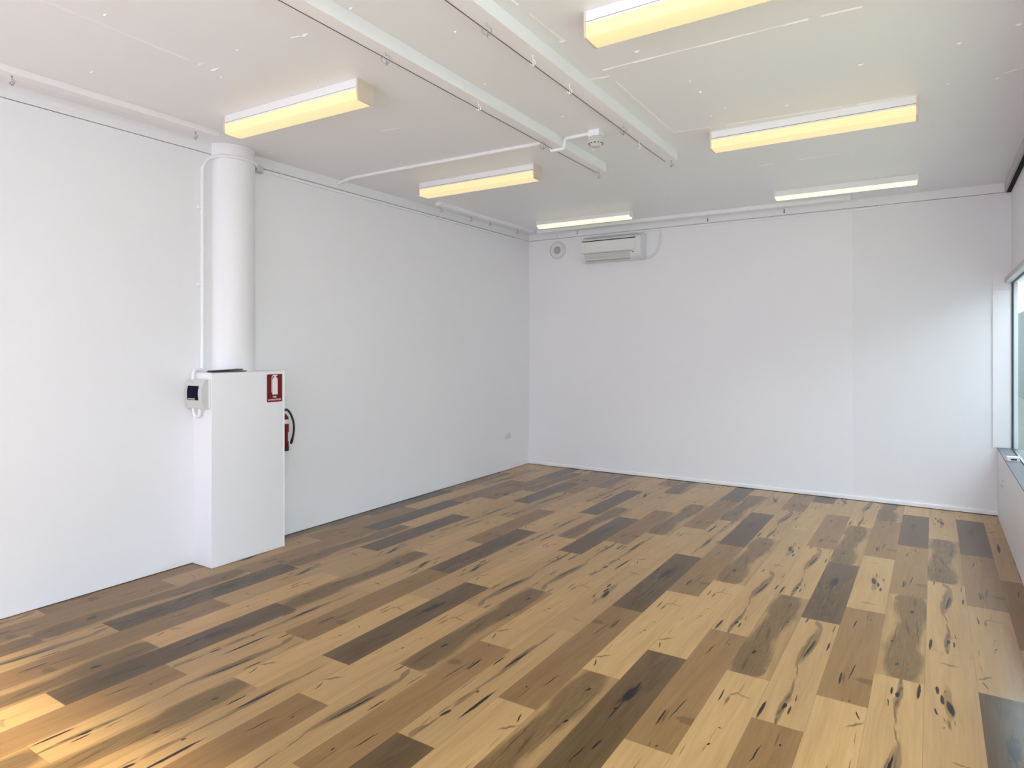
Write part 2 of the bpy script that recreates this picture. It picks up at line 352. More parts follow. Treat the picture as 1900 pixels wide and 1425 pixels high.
random.seed(4)
bm = NB(); uvl = bm.loops.layers.uv.new('plank'); tl = bm.faces.layers.float.new('tint')
for r, (js, ds) in enumerate(ROWS):
    ds = ds.split(); segs = [(js[i], js[i + 1] if i + 1 < len(js) else js[i] + 1.15, ds[i]) for i in range(len(js))]
    y, i = js[0], 0
    pre = ['B', 'A', 'E', 'C', 'F']
    while y > -2.3:
        segs.insert(0, (y - 1.16, y, pre[(i * 2 + r) % 5])); y -= 1.16; i += 1
    if segs[-1][1] < 7.25: segs.append((segs[-1][1], segs[-1][1] + 1.15, 'C'))
    for y0, y1, d in segs:
        flip = d.endswith('-'); d = d[0]
        ya, yb = max(y0, -2.3), min(y1, 7.25)
        if yb <= ya: continue
        xa0, xb0 = edge_x(EDGE[r + 1], ya), edge_x(EDGE[r], ya); xa1, xb1 = edge_x(EDGE[r + 1], yb), edge_x(EDGE[r], yb)
        ua, ub = (ya - y0) / (y1 - y0) * 1.16, (yb - y0) / (y1 - y0) * 1.16
        v = [bm.verts.new(p) for p in ((xa0, ya, 0), (xb0, ya, 0), (xb1, yb, 0), (xa1, yb, 0))]
        f = bm.faces.new(v); f.material_index = FLOOR_ORDER.index(d); f[tl] = random.uniform(0.93, 1.07)
        for lp, (a, c) in zip(f.loops, ((ua, 0), (ua, .19), (ub, .19), (ub, 0))):
            lp[uvl].uv = (1.16 - a, .19 - c) if flip else (a, c)
add_box(bm, -4.5, 0.9, -2.3, 7.4, -0.15, -0.002, 7)
floor = struct('floor', bm, plank_mats + ['pave'])

# ------------------------------------------------------------------ WALLS
bm = NB(); add_box(bm, XL - 0.15, XL, YF - 0.1, YB + 0.2, 0.004, ZBAND - 0.005)
add_box(bm, XL - 0.15, XL - 0.004, YF - 0.1, YB + 0.2, -0.05, 0.004, 1)
add_box(bm, XL - 0.15, XL - 0.012, YF - 0.1, YB + 0.2, ZBAND - 0.005, ZBAND, 1)
struct('wall_left', bm, ['wall', 'gap'])
bm = NB(); add_box(bm, XL - 0.15, -0.553, YB, YB + 0.2, 0.004, ZBAND - 0.004)
add_box(bm, -0.553, xr(YB, 0.695), YB + 0.0025, YB + 0.2, 0.004, ZBAND - 0.004, 2)
add_box(bm, XL - 0.15, 0.95, YB + 0.012, YB + 0.2, ZBAND - 0.004, ZBAND, 1); add_box(bm, XL, 0.6, YB + 0.006, YB + 0.2, -0.05, 0.004, 1)
add_box(bm, xr(YB, 0.695), 0.745, YB, YB + 0.2, 0.0, ZBAND, 2)
struct('wall_back', bm, ['wall', 'gap', 'wall2'])
# upper band under the ceiling
bm = NB(); add_box(bm, XL - 0.15, XL, YF, YB + 0.2, ZBAND, ZC + 0.05); struct('trim_1', bm, 'trim')
bm = NB(); add_box(bm, XL, 0.9, YB, YB + 0.2, ZBAND, ZC + 0.05); struct('trim_2', bm, 'trim')
# window wall: low wall with ledge, wall over the window, band
def skew_box(bm, xa, xb, y0, y1, z0, z1, mi=0):
    vs = add_box(bm, 0, 1, y0, y1, z0, z1, mi)
    for v in vs:
        v.co.x = xr(v.co.y, xa if v.co.x < 0.5 else xb)
bm = NB(); skew_box(bm, 0.600, 0.80, YF - 0.1, YB, -0.05, 0.600); skew_box(bm, 0.695, 0.80, 1.4, YB, 2.081, ZC + 0.05); skew_box(bm, 0.695, 0.80, YF - 0.1, 1.4, 2.90, ZC + 0.05)
skew_box(bm, 0.695, 0.80, YF - 0.1, -1.6, 0.6, 2.90)
struct('wall_right', bm, 'lowwall')
bm = NB(); skew_box(bm, 0.597, 0.80, YF, YB - 0.001, 0.600, 0.608); struct('trim_3', bm, 'ledge')
bm = NB(); skew_box(bm, 0.649, 0.695, YF, YB - 0.001, ZBAND + 0.002, ZC)
skew_box(bm, 0.664, 0.695, YF, YB - 0.001, ZBAND - 0.006, ZBAND + 0.002, 1); struct('trim_4', bm, ['head', 'gap'])
bm = NB(); skew_box(bm, 0.649, 0.700, 1.4, YB - 0.001, 2.081, 2.124); struct('trim_5', bm, 'head')
bm = NB(); add_box(bm, 0.564, 0.694, YB - 0.005, YB + 0.004, 0.612, 2.018); add_box(bm, 0.564, 0.694, YB - 0.006, YB + 0.004, 2.022, 2.182); struct('trim_6', bm, 'wall')
# skirting along the back
bm = NB(); add_box(bm, XL, 0.598, YB - 0.012, YB + 0.004, 0.005, 0.034); add_box(bm, XL, 0.598, YB - 0.009, YB + 0.004, 0.034, 0.040)
add_box(bm, XL, 0.598, YB - 0.008, YB, 0.0, 0.005, 1); struct('baseboard_back', bm, ['gloss', 'gap'])
# side window: frame, glass panes with posts
t = bpy.data.objects.new('window_1', None); C.objects.link(t); t['kind'] = 'structure'
bm = NB()
skew_box(bm, 0.699, 0.713, YB - 0.012, YB - 0.001, 0.608, 2.081); skew_box(bm, 0.699, 0.713, -1.6, YB - 0.012, 0.608, 0.618); skew_box(bm, 0.699, 0.713, 1.4, YB - 0.012, 2.072, 2.081); skew_box(bm, 0.695, 0.735, -1.6, 1.4, 2.87, 2.90)
for yy, zz in ((4.6, 2.081), (2.9, 2.081), (1.42, 2.081), (-0.1, 2.87)): skew_box(bm, 0.695, 0.735, yy - 0.02, yy + 0.02, 0.608, zz)
obj('window_frame', bm, 'frame', t)
bm = NB(); skew_box(bm, 0.703, 0.709, 1.4, YB - 0.012, 0.618, 2.072); skew_box(bm, 0.703, 0.709, -1.6, 1.4, 0.618, 2.872); obj('window_pane', bm, 'glass', t)
# wall behind the camera: shopfront glazing
bm = NB(); add_box(bm, XL, -4.10, YF - 0.1, YF, -0.05, ZC + 0.05); add_box(bm, 0.30, 0.80, YF - 0.1, YF, -0.05, ZC + 0.05)
add_box(bm, -4.10, 0.30, YF - 0.1, YF, 2.44, ZC + 0.05); add_box(bm, -4.10, 0.30, YF - 0.1, YF, -0.05, 0.12); struct('wall_front', bm, 'wall')
t = bpy.data.objects.new('window_2', None); C.objects.link(t); t['kind'] = 'structure'
bm = NB()
for x in (-4.07, -2.05, -1.0, 0.27): add_box(bm, x - 0.03, x + 0.03, YF - 0.08, YF - 0.03, 0.12, 2.44)
add_box(bm, -4.10, 0.30, YF - 0.08, YF - 0.03, 0.12, 0.17); add_box(bm, -4.10, 0.30, YF - 0.08, YF - 0.03, 2.39, 2.44)
obj('window_frame', bm, 'metal', t)
bm = NB(); add_box(bm, -4.07, 0.27, YF - 0.058, YF - 0.052, 0.17, 2.39); obj('window_pane', bm, 'glass_front', t)


# ------------------------------------------------------------------ CEILING with plaster ridges and flakes
bm = NB(); add_box(bm, XL - 0.15, 0.95, YF - 0.1, YB + 0.2, ZC, ZC + 0.15)


def ridge(p, q, w=0.005, hh=0.0045, broken=1.0):
    a, b = Vector((*p, ZC)), Vector((*q, ZC)); d = (b - a); ln = d.length; d.normalize(); s = Vector((-d.y, d.x, 0)); u = 0.0
    while u < ln:
        l = random.uniform(0.04, 0.22)
        if random.random() < broken:
            p0 = a + d * u; p1 = a + d * min(ln, u + l); o = s * random.uniform(-0.002, 0.002); hj = hh * random.uniform(0.6, 1.2)
            v = [bm.verts.new(k) for k in (p0 + o - s * w, p1 + o - s * w, p1 + o + s * w, p0 + o + s * w, p0 + o - Vector((0, 0, hj)), p1 + o - Vector((0, 0, hj)))]
            for q4 in ((0, 1, 5, 4), (4, 5, 2, 3), (0, 4, 3), (1, 2, 5)):
                f = bm.faces.new([v[i] for i in q4]); f.material_index = 1
        u += l


def flake(x, y, r, n=9):
    c = bm.verts.new((x, y, ZC - 0.008)); vs = []
    for k in range(n):
        a = 2 * math.pi * k / n; rr = r * random.uniform(0.4, 1.1); vs.append(bm.verts.new((x + rr * math.cos(a) * 1.5, y + rr * math.sin(a) * 0.55, ZC)))
    for k in range(n):
        f = bm.faces.new((c, vs[(k + 1) % n], vs[k])); f.material_index = 1


random.seed(9)
RIDGES = [((-3.128, 1.239),(-3.15, 1.899),0.95),((-1.413, 3.133),(-0.415, 3.137),0.9),((-0.415, 3.137),(-0.204, 3.148),0.4),((-1.412, 4.301),(-0.011, 4.413),0.85),((-1.415, 3.236),(-1.412, 4.301),0.8),((-1.388, 5.456),(-0.496, 5.441),0.55),((-1.67, 3.176),(-1.414, 3.22),0.8),((-1.452, 2.298),(-1.436, 2.731),0.8),((-2.515, 2.017),(-2.221, 2.082),0.35),((-2.835, 2.013),(-2.437, 2.017),0.5),((0.052, 5.486),(0.539, 5.458),0.25),((-0.662, 5.586),(-0.013, 5.517),0.35),((-3.327, 3.117),(-2.731, 3.208),0.2),((0.392, 4.313),(0.468, 4.283),0.6),((-0.632, 4.311),(-0.17, 4.331),0.0),((-2.174, 2.171),(-1.916, 2.108),0.0),((-3.146, 3.192),(-2.858, 3.248),0.3)]
for p, q, br in RIDGES: ridge(p, q, broken=br)
for x, y, r in [(-3.151,1.958,0.035),(-3.143,2.032,0.03),(-3.201,2.107,0.006),(-1.443,2.733,0.02),(-1.179,3.025,0.012),(-2.078,1.979,0.01),(-2.439,2.034,0.02),(-1.903,3.618,0.014),(-2.042,4.354,0.012),(-1.696,4.058,0.01),(-1.92,5.382,0.014),(-1.002,4.025,0.008),(-2.192,3.669,0.01),(-2.038,2.943,0.008),(-1.818,2.384,0.008),(-0.258,3.787,0.015),(0.167,3.776,0.012),(0.142,4.321,0.012),(-0.512,4.731,0.008),(-0.673,4.181,0.01),(0.363,4.376,0.012),(0.385,3.7,0.012),(-3.033,1.439,0.012),(-3.721,1.698,0.012),(-2.972,5.594,0.01),(-2.069,6.138,0.01),(-2.839,1.956,0.008),(-2.852,2.472,0.006),(-1.064,3.516,0.006),(-0.265,4.543,0.006),(-1.056,3.697,0.006),(-2.693,4.872,0.01),(-1.109,4.119,0.01)]: flake(x, y, r)
struct('ceiling', bm, ['ceiling', 'gloss'])


# ------------------------------------------------------------------ ceiling battens
def batten(label, x0, x1, y0, y1, hgt, name='ceiling_batten'):
    bm = NB(); add_box(bm, x0, x1, y0, y1, ZC - hgt, ZC + 0.0, bevel=0.003)
    o = obj(name, bm, 'gloss')
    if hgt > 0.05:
        bm = NB(); add_box(bm, x0 - 0.0025, x0 + 0.0015, y0 + 0.01, y1 - 0.004, ZC - hgt - 0.0015, ZC - hgt + 0.003); obj('edge_line', bm, 'darksteel', o)  # thin dark strip along the lower left edge
    return tag(o, label, 'ceiling batten', 'white painted battens on the ceiling')


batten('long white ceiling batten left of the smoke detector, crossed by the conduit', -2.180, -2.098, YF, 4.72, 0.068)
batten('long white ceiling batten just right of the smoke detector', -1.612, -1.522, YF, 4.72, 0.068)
batten('white ceiling batten over the left wall, ending at the round column', -4.085, -4.000, YF, 2.625, 0.036)
batten('short white ceiling batten over the left wall near the far corner, carrying four hooks', -4.115, -4.052, 5.07, 6.93, 0.036)
batten('white ceiling batten along the back wall above the air conditioner', -4.03, -0.550, 6.955, 7.03, 0.038)


# ------------------------------------------------------------------ FLUORESCENT LIGHTS
def light_deep(label, x, y, rz, ln=1.18):
    """origin: near left top corner on the ceiling"""
    t = thing('fluorescent_light', label, 'ceiling light', (x, y, ZC), rz, 'fluorescent ceiling lights')
    w, h = 0.130, 0.115
    bm = NB(); add_box(bm, 0.006, ln - 0.006, 0.002, w - 0.002, -0.045, 0, bevel=0.002); obj('housing', bm, 'metal', t)
    bm = NB(); add_box(bm, 0.008, ln - 0.008, 0.006, w - 0.006, -0.049, -0.045); obj('seam', bm, 'gap', t)
    bm = NB(); add_box(bm, 0.006, ln - 0.006, 0.0, 0.005, -0.058, -0.049); add_box(bm, 0.006, ln - 0.006, w - 0.005, w, -0.058, -0.049); obj('rim', bm, 'metal', t)
    bm = NB()
    add_poly(bm, [(0.010, 0.001, -0.053), (0.010, 0.006, -h + 0.004), (0.010, 0.012, -h), (0.010, w - 0.012, -h), (0.010, w - 0.006, -h + 0.004), (0.010, w - 0.001, -0.053)], (ln - 0.020, 0, 0))
    obj('diffuser', bm, 'lamp', t)
    for k in (0, 1):
        x0 = 0 if k == 0 else ln - 0.010
        bm = NB(); add_poly(bm, [(x0, 0, 0), (x0, 0, -0.05), (x0, -0.001, -0.056), (x0, 0.005, -h + 0.002), (x0, 0.012, -h - 0.002), (x0, w - 0.012, -h - 0.002), (x0, w - 0.005, -h + 0.002), (x0, w + 0.001, -0.056), (x0, w, 0)], (0.010, 0, 0))
        e = obj('end_cap', bm, 'cream', t)
        for yy, zz in ((0.03, -0.03), (0.095, -0.062)):
            bm = NB(); mt = Matrix.Translation((x0 + (0.010 if k else 0.0), yy, zz)) @ Matrix.Rotation(R(90 if k else -90), 4, 'Y')
            add_lathe(bm, [(0, 0.0015), (0.003, 0.001), (0.0035, 0)], 10, mtx=mt); obj('screw', bm, 'metal', e)
    return t


def light_slim(label, x, y, rz, ln=1.145, g=0.036):
    t = thing('fluorescent_light', label, 'ceiling light', (x, y, ZC), rz, 'fluorescent ceiling lights')
    w = 0.10
    bm = NB(); add_box(bm, 0.004, ln - 0.004, 0, w, -g, 0, bevel=0.002); obj('housing', bm, 'metal', t)
    bm = NB()
    add_poly(bm, [(0.012, 0.001, -g), (0.012, 0.004, -0.066), (0.012, 0.016, -0.076), (0.012, w - 0.016, -0.076), (0.012, w - 0.004, -0.066), (0.012, w - 0.001, -g)], (ln - 0.024, 0, 0))
    obj('diffuser', bm, 'lampw', t)
    for x0 in (0, ln - 0.008):
        bm = NB(); add_box(bm, x0, x0 + 0.008, -0.001, w + 0.001, -0.062, 0, bevel=0.001); obj('end_cap', bm, 'metal', t)
    return t


light_deep('fluorescent light nearest the round column, with a cream end plate', -3.722, 2.466, R(2.0), 1.145)
light_deep('fluorescent light between the column and the air conditioner, second of the left row', -3.770, 4.405, R(0.6), 1.185)
light_slim('slim fluorescent light just above the air conditioner, last of the left row', -3.755, 6.470, R(1.0), 1.145, 0.044)
light_deep('fluorescent light cut off by the top edge of the photo', -1.238, 2.545, 0.0, 1.19)
light_deep('brightest fluorescent light, in the middle of the right row', -1.201, 4.420, 0.0, 1.20)
light_slim('slim fluorescent light at the far right, over the back wall', -1.146, 6.415, 0.0, 1.148, 0.054)


# ------------------------------------------------------------------ COLUMN and boxed plinth
CX, CY, CR = -4.324, 2.916, 0.176
bm = NB(); add_lathe(bm, [(CR, 1.15), (CR, 2.05), (CR, ZC - 0.001)], 72, mtx=Matrix.Translation((CX, CY, 0)))
tag(obj('round_column', bm, 'wall'), 'round white column rising from the boxed plinth to the ceiling', 'column')
t = thing('boxed_plinth', 'square white boxed-in base around the foot of the round column', 'plinth', (-4.17, 2.9, 0))
bm = NB(); add_box(bm, -0.1105, 0.112, -0.298, 0.292, 0.002, 1.330, bevel=0.002)
obj('box_body', bm, 'wall', t)
bm = NB(); add_tube(bm, [(0.113, 0.292, 0.002), (0.113, 0.292, 1.33)], 0.0022, 6); obj('corner_bead', bm, 'gloss', t)

# two thin black panels on the plinth
for i, (lab, px, py, pz, rz, ry, l) in enumerate([
        ('thin black slab lying flat on the plinth, underneath the other slab', -4.098, 2.742, 1.334, R(-3), 0.0, 0.262),
        ('thin black slab propped on top of the other one beside the column', -4.101, 2.735, 1.3425, R(2), R(-1.6), 0.235)]):
    bm = NB(); add_box(bm, -0.032, 0.032, -l / 2, l / 2, 0.0, 0.007, bevel=0.0015)
    o = obj('black_slab', bm, 'black'); o.location = (px, py, pz); o.rotation_euler = (-ry * 1.0, 0, rz)
    tag(o, lab, 'black slab', 'thin black slabs on the plinth')

# ------------------------------------------------------------------ conduits
bm = NB()
arc = [(CX + (CR + 0.010) * math.cos(R(a)), CY + (CR + 0.010) * math.sin(R(a)), 2.873) for a in (-52, -35, -18, 0, 18, 35, 52)]
add_tube(bm, smooth_path([(-4.262, 2.662, 1.345), (-4.262, 2.662, 2.0), (-4.262, 2.662, 2.70), (-4.261, 2.670, 2.775), (-4.250, 2.700, 2.840)] + arc + [(-4.245, 3.092, 2.873)], 8), 0.0115, 12)
t = tag(obj('conduit', bm, 'gloss'), 'thin white conduit climbing beside the column and bending round its top', 'conduit', 'white cable conduits')
for z in (2.49, 1.95):
    bm = NB(); add_box(bm, -4.281, -4.258, 2.632, 2.690, z - 0.009, z + 0.009, bevel=0.002); obj('clip', bm, 'gloss', t)
bm = NB(); add_tube(bm, [(-4.262, 2.662, 1.345), (-4.262, 2.662, 1.50)], 0.014, 12); obj('sleeve', bm, 'gloss', t)
bm = NB(); add_box(bm, -4.281, -4.225, 3.080, 3.135, 2.838, 2.888, bevel=0.004)
t = tag(obj('junction_bracket', bm, 'lgrey'), 'small grey bracket where the conduit leaves the column top', 'bracket')
bm = NB(); add_tube(bm, [(XL + 0.011, 3.136, 2.865), (XL + 0.011, YB - 0.014, 2.869)], 0.0115, 10)
tag(obj('conduit', bm, 'gloss'), 'long white conduit along the top of the left wall, from column to corner', 'conduit', 'white cable conduits')
bm = NB(); add_tube(bm, [(XL + 0.002, YB - 0.011, 2.869), (-0.337, YB - 0.011, 2.866)], 0.0115, 10)
tag(obj('conduit', bm, 'gloss'), 'long white conduit along the top of the back wall above the air conditioner', 'conduit', 'white cable conduits')
zb = ZC - 0.012
bm = NB(); add_tube(bm, [(XL + 0.004, 3.925, 2.925), (-4.255, 3.925, 2.935), (-4.16, 3.925, 2.956), (-4.09, 3.925, zb), (-3.87, 3.93, zb), (-2.215, 3.985, zb), (-2.20, 3.985, zb - 0.03), (-2.186, 3.985, ZC - 0.079), (-2.14, 3.985, ZC - 0.080), (-2.095, 3.985, ZC - 0.079), (-2.086, 3.985, zb - 0.03), (-2.075, 3.985, zb), (-1.892, 3.985, zb)], 0.0125, 10)
tag(obj('conduit', bm, 'gloss'), 'white conduit across the ceiling from the left wall to the smoke detector', 'conduit', 'white cable conduits')
bm = NB()
add_tube(bm, smooth_path([(-2.672, YB - 0.014, 2.555), (-2.62, YB - 0.014, 2.565), (-2.555, YB - 0.014, 2.625), (-2.520, YB - 0.014, 2.72), (-2.512, YB - 0.014, 2.80), (-2.512, YB - 0.014, 2.852)], 6), 0.014, 10)
tag(obj('conduit', bm, 'plastic'), 'curved white conduit looping from the right side of the air conditioner', 'conduit', 'white cable conduits')

# ------------------------------------------------------------------ smoke detector
t = thing('smoke_detector', 'off-white smoke detector hanging between the two long ceiling battens', 'smoke detector', (-1.846, 3.985, ZC))
bm = NB(); add_box(bm, -0.040, 0.040, -0.040, 0.040, -0.045, 0, bevel=0.006); obj('mounting_box', bm, 'gloss', t)
bm = NB(); add_lathe(bm, [(0, -0.045), (0.052, -0.045), (0.056, -0.050), (0.056, -0.066), (0.053, -0.070), (0.046, -0.074)], 40); obj('base', bm, 'offwhite', t)
bm = NB(); add_lathe(bm, [(0.050, -0.071), (0.053, -0.078), (0.050, -0.086), (0.040, -0.096), (0.033, -0.102), (0.030, -0.108), (0.0, -0.110)], 40); hd = obj('sensor_head', bm, 'offwhite', t)
for k in range(12):
    a = R(30 * k + 15); bm = NB()
    wd = 0.008 if k % 2 else 0.004
    add_box(bm, -0.002, 0.0035, -wd, wd, -0.003, 0.003, bevel=0.0008)
    o = obj('vent_slot', bm, 'black', hd); o.location = (0.047 * math.cos(a), 0.047 * math.sin(a), -0.089); o.rotation_euler = (0, R(38), a)

# ------------------------------------------------------------------ hooks
def hook_mesh(kind):
    bm = NB()
    if kind == 'ring':                                  # big open ring hook
        add_tube(bm, [(0, 0, 0), (0, 0, -0.012)], 0.0022, 6)
        add_tube(bm, [(0.020 * math.sin(R(a)), 0, -0.031 + 0.020 * math.cos(R(a))) for a in range(0, 316, 15)], 0.0022, 6)
        add_tube(bm, [(0.004, 0.016 * math.sin(R(a)), -0.046 + 0.014 * math.cos(R(a))) for a in range(40, 330, 15)], 0.0018, 6)
    elif kind == 'cup':
        add_lathe(bm, [(0, 0), (0.007, 0), (0.007, -0.002), (0, -0.003)], 12)
        add_tube(bm, [(0, 0, 0), (0, 0, -0.018)] + [(0.013 * math.sin(R(a)), 0, -0.032 + 0.013 * math.cos(R(a))) for a in range(0, 270, 15)], 0.0024, 6)
        add_tube(bm, [(0.0, 0.010 * math.sin(R(a)), -0.040 + 0.011 * math.cos(R(a))) for a in range(0, 360, 24)], 0.0018, 6)
    else:                                               # straight pin with a small eye
        add_tube(bm, [(0, 0, 0), (0, 0, -0.030)], 0.004, 6)
        add_tube(bm, [(0.006 * math.sin(R(a)), 0, -0.034 + 0.006 * math.cos(R(a))) for a in range(0, 330, 22)], 0.0026, 6)
    me = bpy.data.meshes.new('hook'); bm.to_mesh(me); bm.free(); return me


HM = {}
for k, mk in (('ring', 'steel'), ('cup', 'steel'), ('pin', 'darksteel'), ('white', 'gloss')):
    HM[k] = hook_mesh('cup' if k == 'white' else k); HM[k].materials.append(M[mk])
HOOKS = [('ring', -2.14, 2.263, 2.904, 35, 'open ring hook on the left long batten, above the first ceiling light', 'hooks on the long ceiling battens'),
 ('ring', -2.154, 3.799, 2.904, 35, 'ring hook where the ceiling conduit crosses the left long batten', 'hooks on the long ceiling battens'),
 ('cup', -2.159, 4.714, 2.904, 35, 'hook at the far end of the left long batten', 'hooks on the long ceiling battens'),
 ('ring', -1.577, 2.29, 2.904, 35, 'open ring hook on the right long batten, nearest the top edge', 'hooks on the long ceiling battens'),
 ('ring', -1.575, 3.802, 2.904, 35, 'ring hook on the right long batten, right of the smoke detector', 'hooks on the long ceiling battens'),
 ('cup', -1.562, 4.707, 2.904, 35, 'hook at the far end of the right long batten', 'hooks on the long ceiling battens'),
 ('white', -2.124, 3.003, 2.904, 35, 'white painted hook on the left long batten, between its two ring hooks', 'hooks on the long ceiling battens'),
 ('white', -1.566, 2.666, 2.904, 35, 'white painted hook on the right long batten, beside the nearest ring hook', 'hooks on the long ceiling battens'),
 ('white', -1.609, 4.17, 2.904, 35, 'white painted hook on the right long batten, just beyond the ring hook', 'hooks on the long ceiling battens'),
 ('white', -1.574, 3.066, 2.904, 35, 'white painted hook halfway along the right long batten', 'hooks on the long ceiling battens'),
 ('cup', -4.043, 1.458, 2.936, 35, 'steel hook at the left edge of the photo, on the batten over the left wall', 'hooks on the left wall battens'),
 ('cup', -4.059, 2.488, 2.936, 35, 'steel hook just before the column, on the batten over the left wall', 'hooks on the left wall battens'),
 ('cup', -4.116, 5.163, 2.936, 35, 'first hook of four on the short batten by the far corner', 'hooks on the left wall battens'),
 ('cup', -4.129, 5.696, 2.936, 35, 'second hook of four on the short batten by the far corner', 'hooks on the left wall battens'),
 ('cup', -4.107, 6.029, 2.936, 35, 'third hook of four on the short batten by the far corner', 'hooks on the left wall battens'),
 ('cup', -4.087, 6.587, 2.936, 35, 'last hook of four on the short batten, nearest the far corner', 'hooks on the left wall battens'),
 ('pin', -3.52, 7.059, 2.934, 35, 'dark pin hook above the left end of the air conditioner', 'hooks on the back wall batten'),
 ('pin', -1.959, 7.125, 2.934, 35, 'small dark pin hook in the middle of the back batten', 'hooks on the back wall batten'),
 ('pin', -1.17, 7.105, 2.934, 35, 'dark pin hook at the right part of the back batten', 'hooks on the back wall batten')]
for k, x, y, z, rz, lab, grp in HOOKS:
    o = bpy.data.objects.new('hook', HM[k]); C.objects.link(o); o.location = (x, y, z); o.rotation_euler = (0, 0, R(rz)); tag(o, lab, 'hook', grp)

# ------------------------------------------------------------------ AIR CONDITIONER
t = thing('air_conditioner', 'white wall-mounted split air conditioner high on the back wall', 'air conditioner', (-3.065, YB - 0.001, 2.53))
x0, x1 = -0.375, 0.378
bm = NB()
add_poly(bm, [(x0, 0, 0.012), (x0, 0, 0.300), (x0, -0.070, 0.300), (x0, -0.150, 0.285), (x0, -0.174, 0.262), (x0, -0.178, 0.240), (x0, -0.178, 0.070), (x0, -0.165, 0.030), (x0, -0.135, 0.006), (x0, -0.090, 0.0), (x0, -0.02, 0.0)], (x1 - x0, 0, 0))
obj('body', bm, 'plastic', t)
bm = NB(); add_poly(bm, [(x0 + 0.012, -0.179, 0.106), (x0 + 0.012, -0.186, 0.112), (x0 + 0.012, -0.186, 0.238), (x0 + 0.012, -0.179, 0.243)], (x1 - x0 - 0.075, 0, 0)); obj('front_panel', bm, 'plastic', t)
bm = NB(); add_poly(bm, [(x0 + 0.012, -0.176, 0.243), (x0 + 0.012, -0.184, 0.243), (x0 + 0.012, -0.165, 0.268), (x0 + 0.012, -0.158, 0.270)], (x1 - x0 - 0.075, 0, 0)); obj('intake_slot', bm, 'black', t)
bm = NB()
for k in range(26):
    xx = x0 + 0.02 + k * (x1 - x0 - 0.09) / 25
    add_box(bm, xx, xx + 0.004, -0.150, -0.072, 0.296, 0.3015)
obj('top_grille', bm, 'lgrey', t)
bm = NB(); add_box(bm, x0 + 0.035, x1 - 0.105, -0.182, -0.160, 0.094, 0.104, bevel=0.002); obj('air_outlet', bm, 'grey', t)
bm = NB(); add_poly(bm, [(x0 + 0.045, -0.180, 0.090), (x0 + 0.045, -0.183, 0.084), (x0 + 0.045, -0.172, 0.040), (x0 + 0.045, -0.163, 0.030), (x0 + 0.045, -0.160, 0.034), (x0 + 0.045, -0.172, 0.090)], (x1 - x0 - 0.175, 0, 0)); obj('louvre', bm, 'lgrey', t)
bm = NB(); add_box(bm, x0 + 0.05, x1 - 0.14, -0.158, -0.120, 0.007, 0.022); obj('lower_slot', bm, 'grey', t)
bm = NB()
for k in (0, 1): add_box(bm, x1 - 0.100 + k * 0.012, x1 - 0.091 + k * 0.012, -0.1815, -0.176, 0.078, 0.088)
obj('indicator', bm, 'black', t)
bm = NB(); add_box(bm, x1 - 0.150, x1 - 0.112, -0.1805, -0.176, 0.081, 0.085); obj('marking', bm, 'grey', t)

# ------------------------------------------------------------------ round speaker on a cord
t = thing('wall_speaker', 'round pale speaker disc hanging by a cord left of the air conditioner', 'speaker', (-3.852, YB - 0.002, 2.735))
rot = Matrix.Rotation(R(90), 4, 'X')
bm = NB(); add_lathe(bm, [(0.0, 0.0), (0.108, 0.0), (0.112, 0.008), (0.108, 0.020), (0.098, 0.024)], 48, mtx=rot); obj('rim', bm, 'plastic', t)
bm = NB(); add_lathe(bm, [(0.099, 0.018), (0.092, 0.026), (0.070, 0.024), (0.046, 0.020), (0.0, 0.020)], 48, mtx=rot); obj('dish', bm, 'plastic', t)
bm = NB(); add_lathe(bm, [(0.048, 0.020), (0.045, 0.030), (0.030, 0.033), (0.0, 0.034)], 40, mtx=rot); obj('centre_grille', bm, 'grey', t)
bm = NB(); add_tube(bm, [(0.004, -0.012, 0.105), (0.0, -0.010, 0.15), (-0.012, -0.008, 0.205)], 0.0022, 6); obj('cord', bm, 'lgrey', t)

# ------------------------------------------------------------------ alarm keypad box on the plinth side
t = thing('control_unit', 'white wall unit with a dark display on the near side of the plinth', 'control unit', (-4.172, 2.601, 1.088))
bm = NB()
add_poly(bm, [(-0.097, 0, 0), (-0.097, 0, 0.197), (-0.097, -0.035, 0.197), (-0.097, -0.052, 0.160), (-0.097, -0.060, 0.125), (-0.097, -0.061, 0.095), (-0.097, -0.057, 0.050), (-0.097, -0.046, 0.0)], (0.194, 0, 0)); obj('casing', bm, 'offwhite', t)
bm = NB()
add_poly(bm, [(-0.072, -0.046, 0.155), (-0.072, -0.0555, 0.155), (-0.072, -0.0625, 0.122), (-0.072, -0.0635, 0.095), (-0.072, -0.0610, 0.058), (-0.072, -0.050, 0.058)], (0.125, 0, 0)); d = obj('display', bm, 'navy', t)
bm = NB(); add_box(bm, -0.060, 0.020, -0.0625, -0.055, 0.062, 0.071); obj('caption_strip', bm, 'grey', d)
bm = NB(); add_box(bm, -0.072, -0.030, -0.0440, -0.040, 0.176, 0.184); obj('marking', bm, 'lgrey', t)
bm = NB(); add_box(bm, 0.097, 0.102, -0.010, -0.003, 0.004, 0.193); obj('back_plate', bm, 'gloss', t)
bm = NB(); add_tube(bm, smooth_path([(-4.262, 2.662, 1.352), (-4.250, 2.625, 1.352), (-4.240, 2.588, 1.345), (-4.238, 2.578, 1.31), (-4.238, 2.578, 1.284)], 6), 0.010, 10)
tag(obj('cable', bm, 'gloss'), 'short white cable from the plinth top into the wall unit', 'cable', 'white cables at the wall unit')
bm = NB(); add_tube(bm, smooth_path([(-4.225, 2.575, 1.09), (-4.222, 2.575, 1.055), (-4.195, 2.575, 1.030), (-4.165, 2.575, 1.035), (-4.150, 2.575, 1.065), (-4.150, 2.575, 1.09)], 6), 0.010, 10)
